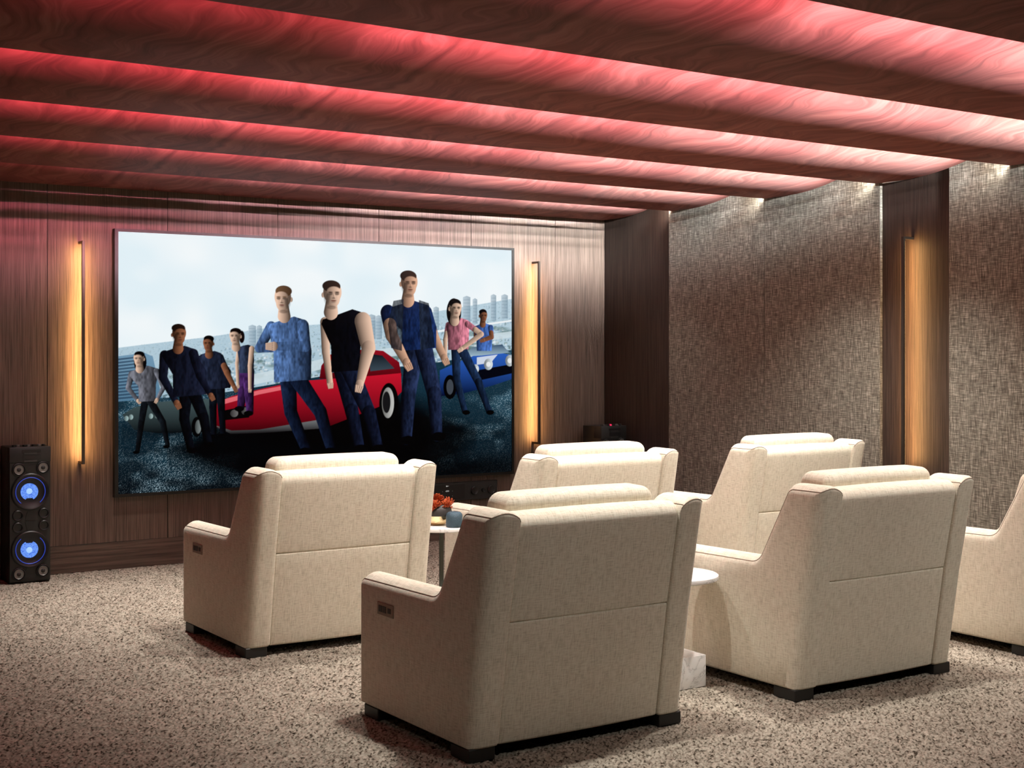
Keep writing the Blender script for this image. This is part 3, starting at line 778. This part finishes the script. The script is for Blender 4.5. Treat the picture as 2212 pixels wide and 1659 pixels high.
    for k in range(3800):
        u = rng.uniform(252, 1108); q = rng.rand() ** 1.3; v = H(u) + 1 + q * 125
        wd = rng.uniform(1.5, 6) * (0.5 + q); ht = rng.uniform(1, 5) * (0.5 + q)
        c = [(232, 238, 241), (140, 166, 184), (96, 124, 148), (205, 214, 216), (122, 142, 136), (84, 110, 116)][rng.randint(6)]
        poly([(u, v - ht), (u + wd, v - ht - wd * .1), (u + wd, v - wd * .1), (u, v)], c, alpha=0.22 + 0.5 * q)
    for k in range(90):
        u = rng.uniform(255, 1105); q = rng.uniform(0.35, 0.95); v = H(u) + 10 + q * 100
        ell((u, v), rng.uniform(5, 20), rng.uniform(2, 7), (70, 100, 84), 0.5, 0, 3)
    for u, h, wd in ((988, 14, 6), (1008, 20, 8), (1026, 12, 5), (1066, 14, 6), (1090, 10, 7), (545, 9, 8), (560, 6, 6), (802, 11, 9), (818, 8, 7), (942, 8, 6)):
        v = H(u); poly([(u - wd, v + 40), (u - wd, v - h), (u, v - h - 3), (u + wd, v - h), (u + wd, v + 40)], (176, 194, 206), (128, 152, 168), 'h', 0.75)
        for r_ in range(8): poly([(u - wd + 1, v - h + 5 + 7 * r_), (u + wd - 1, v - h + 5 + 7 * r_), (u + wd - 1, v - h + 6.3 + 7 * r_), (u - wd + 1, v - h + 6.3 + 7 * r_)], (105, 128, 146), alpha=0.4)
    poly([(252, 770), (312, 762), (330, 770), (352, 868), (252, 868)], (120, 155, 180), (88, 125, 150))
    for r_ in range(13): poly([(252, 775 + 7 * r_), (312 + 2 * r_, 768 + 7 * r_), (313 + 2 * r_, 771 + 7 * r_), (252, 779 + 7 * r_)], (40, 62, 86), alpha=0.75)
    poly([(520, 815), (720, 770), (950, 735), (1110, 715), (1110, 728), (950, 752), (720, 792), (520, 838)], (205, 220, 226), alpha=0.85)
    poly([(900, 720), (1110, 690), (1110, 694), (900, 725)], (240, 244, 246), alpha=0.9)
    # wet road
    poly([(250, 868), (470, 850), (700, 812), (950, 782), (1110, 755), (1110, 1032), (250, 1075)], (30, 62, 78), (2, 7, 13))
    zr = np.clip((GZ - SZ0) / (P((680, 850))[1] - SZ0), 0, 1)
    pat = smooth_noise(9, 12) * 0.6 + smooth_noise(26, 30) * 0.4
    gl = np.clip((pat - 0.46) * 4.0, 0, 1)
    edge = np.clip(np.abs(GX - 4.75) / 1.3 - 0.25, 0, 1)
    spk = (rng.rand(nz, nx) ** 8)
    ground = GZ < np.interp(GX, [P((250, 868))[0], P((470, 850))[0], P((950, 782))[0], P((1110, 755))[0]], [P((250, 868))[1], P((470, 850))[1], P((950, 782))[1], P((1110, 755))[1]])
    a = (ground * edge * gl * (0.25 + 0.75 * zr))[..., None]
    IM[:] = IM * (1 - 0.55 * a) + a * 0.55 * lin((48, 94, 114))
    IM[:] += (ground * edge * (0.12 + gl) * spk * 0.85)[..., None] * lin((200, 228, 240))
    # dark pool of shade under the cars and figures
    for c, rx, ry, al in (((690, 960), 300, 70, 0.95), ((720, 905), 240, 60, 0.95), ((900, 950), 130, 55, 0.9), ((930, 1015), 210, 22, 0.8), ((360, 930), 90, 14, 0.6), ((430, 972), 90, 10, 0.8), ((1000, 935), 90, 9, 0.7)):
        ell(c, rx, ry, (2, 4, 7), al, 0, 26)
    # grey car on the left
    poly([(264, 896), (290, 880), (345, 868), (470, 860), (470, 932), (340, 936), (290, 928)], (74, 90, 92), (12, 18, 22))
    for c in ((273, 904), (283, 901), (326, 899), (339, 898)): ell(c, 5, 6, (165, 190, 190), 1, 1)
    ell((425, 922), 12, 22, (8, 10, 12)); ell((428, 922), 7, 15, (140, 150, 150), 0.8, 1)
    # red car
    poly([(690, 818), (694, 790), (712, 766), (790, 754), (828, 758), (862, 782), (868, 812), (800, 826)], (150, 24, 40), (70, 8, 18))
    poly([(706, 806), (716, 776), (782, 764), (790, 802)], (24, 30, 38), (70, 84, 92)); poly([(800, 802), (796, 764), (826, 768), (852, 796)], (20, 26, 34), (66, 80, 90))
    poly([(453, 893), (464, 873), (500, 856), (560, 841), (640, 824), (800, 812), (866, 806), (868, 846), (846, 868), (700, 925), (560, 934), (500, 936), (462, 920)], (196, 30, 52), (58, 4, 16))
    poly([(470, 866), (560, 843), (650, 826), (650, 834), (560, 852), (480, 874)], (236, 120, 128), alpha=0.8)
    poly([(476, 888), (546, 874), (538, 902), (484, 908)], (12, 10, 12)); ell((506, 893), 9, 8, (110, 108, 108), 1, 1); ell((530, 888), 9, 8, (110, 108, 108), 1, 1)
    poly([(462, 918), (500, 930), (560, 928), (700, 905), (700, 925), (560, 936), (500, 938)], (120, 122, 124), (18, 14, 16))
    ell((840, 872), 22, 42, (6, 6, 8)); ell((838, 870), 14, 31, (190, 190, 186), 1, 1); ell((835, 869), 9, 22, (30, 30, 32))
    # blue car
    poly([(950, 800), (990, 782), (1030, 766), (1080, 762), (1108, 768), (1108, 818), (1060, 834), (1000, 850), (950, 856)], (52, 100, 190), (8, 16, 44))
    poly([(1000, 770), (1020, 750), (1085, 744), (1100, 762), (1040, 768)], (60, 84, 110), (160, 185, 200))
    poly([(1030, 772), (1075, 766), (1060, 784), (1030, 788)], (225, 232, 240), alpha=0.8)
    poly([(1030, 800), (1108, 786), (1108, 806), (1035, 822)], (8, 12, 24))
    for c, r_ in (((1055, 787), 10), ((1027, 797), 8), ((1101, 779), 10)): ell(c, r_, r_ + 1, (215, 224, 228), 1, 1); ell(c, r_ * .5, r_ * .5, (250, 250, 250), 0.7)
    ell((972, 836), 15, 24, (6, 6, 10)); ell((972, 836), 8, 15, (70, 76, 84))
    # people: plain passers-by, none in particular
    FIG[0] = True
    def head(c, rx, ry, skin, hair, lit, long=False, bun=False):
        x, y = c; sh = tuple(int(v * .30) for v in skin)
        if long: ell((x - lit * rx * .25, y + ry * .45), rx * 1.2, ry * 1.45, hair, 1, lit, 1, 0.5)
        if bun: ell((x - lit * rx * 1.1, y + ry * .1), rx * .5, ry * .8, hair)
        cap((x - lit * rx * .1, y + ry * .5), (x - lit * rx * .15, y + ry * 1.4), rx * .58, rx * .78, skin, lit, 0.12)
        ell((x - lit * rx * .96, y + ry * .08), rx * .17, ry * .20, skin, 1, lit, 1, 0.3)
        ell((x, y - ry * .14), rx, ry * .86, skin, 1, lit, 1, 0.22)
        ell((x + lit * rx * .06, y + ry * .34), rx * .76, ry * .66, skin, 1, lit, 1, 0.16)
        ell((x - lit * rx * .56, y + ry * .10), rx * .36, ry * .66, sh, 0.5, 0, 3)
        ell((x - lit * rx * .10, y - ry * .60), rx * .99, ry * .44, hair, 1, lit, 1, 0.45)
        ell((x + lit * rx * .16, y - ry * .22), rx * .74, ry * .34, skin, 1, lit, 2, 0.35)
        for e in (-.30, .38):
            ex = x + lit * rx * (.10 + e)
            ell((ex, y - ry * .02), rx * .24, ry * .11, sh, 0.75, 0, 2); ell((ex, y - ry * .14), rx * .26, ry * .05, hair, 0.8)
        cap((x + lit * rx * .14, y), (x + lit * rx * .22, y + ry * .27), rx * .07, rx * .13, skin, lit, 0.35, 0.9)
        ell((x + lit * rx * .12, y + ry * .32), rx * .20, ry * .05, sh, 0.6)
        ell((x + lit * rx * .12, y + ry * .52), rx * .30, ry * .06, (96, 46, 42), 0.8); ell((x + lit * rx * .10, y + ry * .64), rx * .26, ry * .05, sh, 0.4)
        ell((x - lit * rx * .08, y + ry * 1.04), rx * .50, ry * .14, sh, 0.5, 0, 2)
    SK = (222, 176, 148); SKD = (150, 100, 74); SKP = (236, 200, 176)
    def person(h, hr, skin, hair, top, leg, sh, hem, knees, feet, arms, lit, sleeve='long', long=False, bun=False, legr=11, shoe=(8, 8, 10), neck=(0, 0)):
        # legs behind
        for (k, f, hp) in zip(knees, feet, ((hem[0][0] * .62 + hem[1][0] * .38, hem[0][1] - 4), (hem[0][0] * .38 + hem[1][0] * .62, hem[1][1] - 4))):
            if f is None: continue
            cap(hp, k, legr, legr * .78, leg, lit, 0.10); cap(k, f, legr * .78, legr * .58, tuple(int(v * .85) for v in leg), lit, 0.06)
            ell((f[0] + lit * 3, f[1] + 3), legr * .8, legr * .42, shoe)
        # far arm, torso, near arm
        def arm(a):
            s_, e, hnd, r0, r1 = a
            def part(p, q, ra, rb, cloth):
                FIG[0] = cloth; cap(p, q, ra, rb, top if cloth else skin, lit, 0.14); FIG[0] = True
            part(s_, e, r0, r0 * .85, sleeve != 'none')
            if sleeve == 'short': part((s_[0] * .45 + e[0] * .55, s_[1] * .45 + e[1] * .55), e, r0 * .86, r0 * .80, False)
            part(e, hnd, r0 * .82, r1, sleeve == 'long')
            FIG[0] = False; dx, dy = hnd[0] - e[0], hnd[1] - e[1]; n_ = math.hypot(dx, dy) + 1e-6; dx, dy = dx / n_, dy / n_
            ell((hnd[0] + dx * r1 * .5, hnd[1] + dy * r1 * .5), r1 * 1.02, r1 * 1.1, skin, 1, lit, 1, 0.2)
            for w in (-.75, -.25, .25, .72):
                cap((hnd[0] + dx * r1 - dy * w * r1, hnd[1] + dy * r1 + dx * w * r1), (hnd[0] + dx * r1 * 2.3 - dy * w * r1 * .8, hnd[1] + dy * r1 * 2.3 + dx * w * r1 * .8), r1 * .27, r1 * .22, skin, lit, 0.25)
            FIG[0] = True
        arm(arms[0])
        (x0, y0), (x1, y1) = sh; (a0, b0), (a1, b1) = hem; cx = (x0 + x1) / 2
        poly([(cx - (x1 - x0) * .16, y0 - (x1 - x0) * .10), (cx + (x1 - x0) * .16, y1 - (x1 - x0) * .10), (x1 - 3, y1), (x1, y1 + 10), (a1 + 1, (y1 + b1) / 2), (a1, b1), (a0, b0), (a0 - 1, (y0 + b0) / 2), (x0, y0 + 10), (x0 + 3, y0)],
             tuple(int(v * (1.15 if lit < 0 else .22)) for v in top), tuple(int(v * (.22 if lit < 0 else 1.15)) for v in top), 'h')
        arm(arms[1])
        FIG[0] = False; head(h, hr[0], hr[1], skin, hair, lit, long, bun); FIG[0] = True
    person((1044, 682), (9, 13), SKD, (16, 14, 18), (84, 122, 196), (40, 66, 130), ((1024, 704), (1062, 702)), ((1030, 758), (1062, 758)), ((1040, 775), (1055, 775)), (None, None),
           [((1028, 710), (1028, 730), (1046, 738), 6, 4), ((1060, 708), (1062, 728), (1046, 734), 6, 4)], 1, 'short')
    person((508, 726), (13, 17), SKP, (26, 18, 18), (54, 64, 86), (86, 52, 110), ((513, 750), (548, 748)), ((517, 806), (548, 806)), ((524, 845), (538, 850)), ((520, 880), (540, 890)),
           [((516, 755), (512, 785), (514, 830), 5, 3.5), ((544, 753), (540, 790), (540, 838), 6, 4)], -1, 'none', bun=True, legr=14)
    person((450, 742), (12, 17), SKD, (18, 14, 14), (42, 50, 70), (24, 30, 40), ((430, 766), (481, 763)), ((440, 842), (498, 838)), ((460, 880), (478, 880)), ((462, 940), (482, 938)),
           [((434, 775), (432, 805), (446, 840), 8, 5), ((476, 772), (490, 805), (506, 836), 8, 5)], -1, 'short')
    person((300, 775), (12, 16), SKP, (18, 15, 18), (120, 122, 132), (30, 36, 42), ((280, 802), (342, 796)), ((300, 868), (336, 866)), ((305, 915), (352, 912)), ((297, 974), (362, 962)),
           [((284, 808), (277, 838), (297, 864), 7, 4), ((338, 802), (354, 836), (340, 862), 7, 4)], -1, 'long', long=True, legr=9)
    person((387, 722), (16, 22), SKD, (44, 30, 24), (30, 34, 50), (20, 24, 32), ((350, 760), (424, 754)), ((374, 858), (446, 852)), ((398, 905), (440, 902)), ((412, 970), (450, 958)),
           [((356, 768), (352, 815), (380, 868), 12, 7), ((418, 764), (432, 812), (454, 852), 11, 6)], 1, 'long', legr=15)
    person((984, 666), (14, 19), SKP, (20, 15, 18), (206, 128, 146), (40, 60, 92), ((964, 696), (1014, 692)), ((968, 756), (1012, 754)), ((986, 818), (1034, 826)), ((1004, 888), (1056, 888)),
           [((968, 702), (962, 735), (962, 775), 6, 4), ((1010, 700), (1040, 722), (998, 753), 6.5, 4.5)], 1, 'short', long=True, legr=11)
    person((611, 645), (19, 27), SKP, (112, 84, 60), (88, 118, 166), (30, 42, 66), ((580, 700), (664, 692)), ((592, 826), (672, 820)), ((628, 890), (692, 890)), ((662, 972), (716, 972)),
           [((586, 706), (560, 752), (630, 752), 12, 8), ((654, 704), (660, 748), (596, 748), 14, 9)], -1, 'long', legr=19)
    person((718, 635), (21, 28), SKP, (60, 44, 36), (15, 17, 24), (34, 42, 66), ((694, 690), (796, 678)), ((716, 804), (778, 800)), ((760, 888), (797, 892)), ((776, 966), (816, 966)),
           [((702, 696), (704, 760), (712, 822), 11, 7), ((784, 694), (796, 752), (778, 826), 19, 9)], 1, 'none', legr=20)
    person((884, 612), (19, 26), SK, (64, 44, 34), (32, 50, 92), (46, 58, 90), ((828, 668), (930, 660)), ((868, 758), (942, 752)), ((882, 856), (938, 852)), ((878, 948), (944, 940)),
           [((922, 674), (938, 726), (958, 770), 12, 8), ((838, 676), (846, 724), (876, 780), 17, 9)], 1, 'short', legr=21)
    # open jacket over the shirt of the tall figure
    poly([(850, 650), (872, 646), (868, 758), (845, 752), (838, 700)], (22, 28, 38), (40, 48, 60), 'h', 0.85); poly([(905, 648), (926, 655), (940, 750), (908, 756)], (40, 48, 60), (22, 28, 38), 'h', 0.85)
    fold = smooth_noise(170, 34) * 0.55 + smooth_noise(330, 90) * 0.45
    IM[:] = IM * (1 - 0.85 * MK[..., None]) + IM * (0.85 * MK * np.clip(0.55 + (fold - 0.3) * 2.0, 0.4, 1.7))[..., None]
    IM[:] = IM ** 1.08
    return nx, nz, np.clip(IM, 0, 1.0)
nx, nz, IM = paint()
me = bpy.data.meshes.new('picture')
xs = np.linspace(SX0, SX1, nx) - 4.671; zs = np.linspace(SZ0, SZ1, nz) - 0.525
GX, GZ = np.meshgrid(xs, zs)
co = np.stack([GX.ravel(), np.full(nx * nz, SY - YF), GZ.ravel()], 1).astype(np.float32)
ii = (np.arange(nz - 1)[:, None] * nx + np.arange(nx - 1)[None, :]).ravel()
quads = np.stack([ii, ii + 1, ii + nx + 1, ii + nx], 1).astype(np.int32)
me.vertices.add(nx * nz); me.vertices.foreach_set('co', co.ravel())
nf = len(quads)
me.loops.add(nf * 4); me.loops.foreach_set('vertex_index', quads.ravel())
me.polygons.add(nf); me.polygons.foreach_set('loop_start', np.arange(0, nf * 4, 4, dtype=np.int32))
me.update(calc_edges=True)
ca = me.color_attributes.new('picture', 'FLOAT_COLOR', 'POINT')
ca.data.foreach_set('color', np.concatenate([IM.reshape(-1, 3), np.ones((nx * nz, 1))], 1).astype(np.float32).ravel())
m, nt, b = new_mat('lit_screen_picture')
at = nd(nt, 'ShaderNodeAttribute'); at.attribute_name = 'picture'
b.inputs['Base Color'].default_value = (0.003, 0.003, 0.003, 1); b.inputs['Roughness'].default_value = 0.6; b.inputs['Specular IOR Level'].default_value = 0.0
lk(nt, at.outputs['Color'], b.inputs['Emission Color']); b.inputs['Emission Strength'].default_value = 1.0
link_obj('picture', me, m, tv)
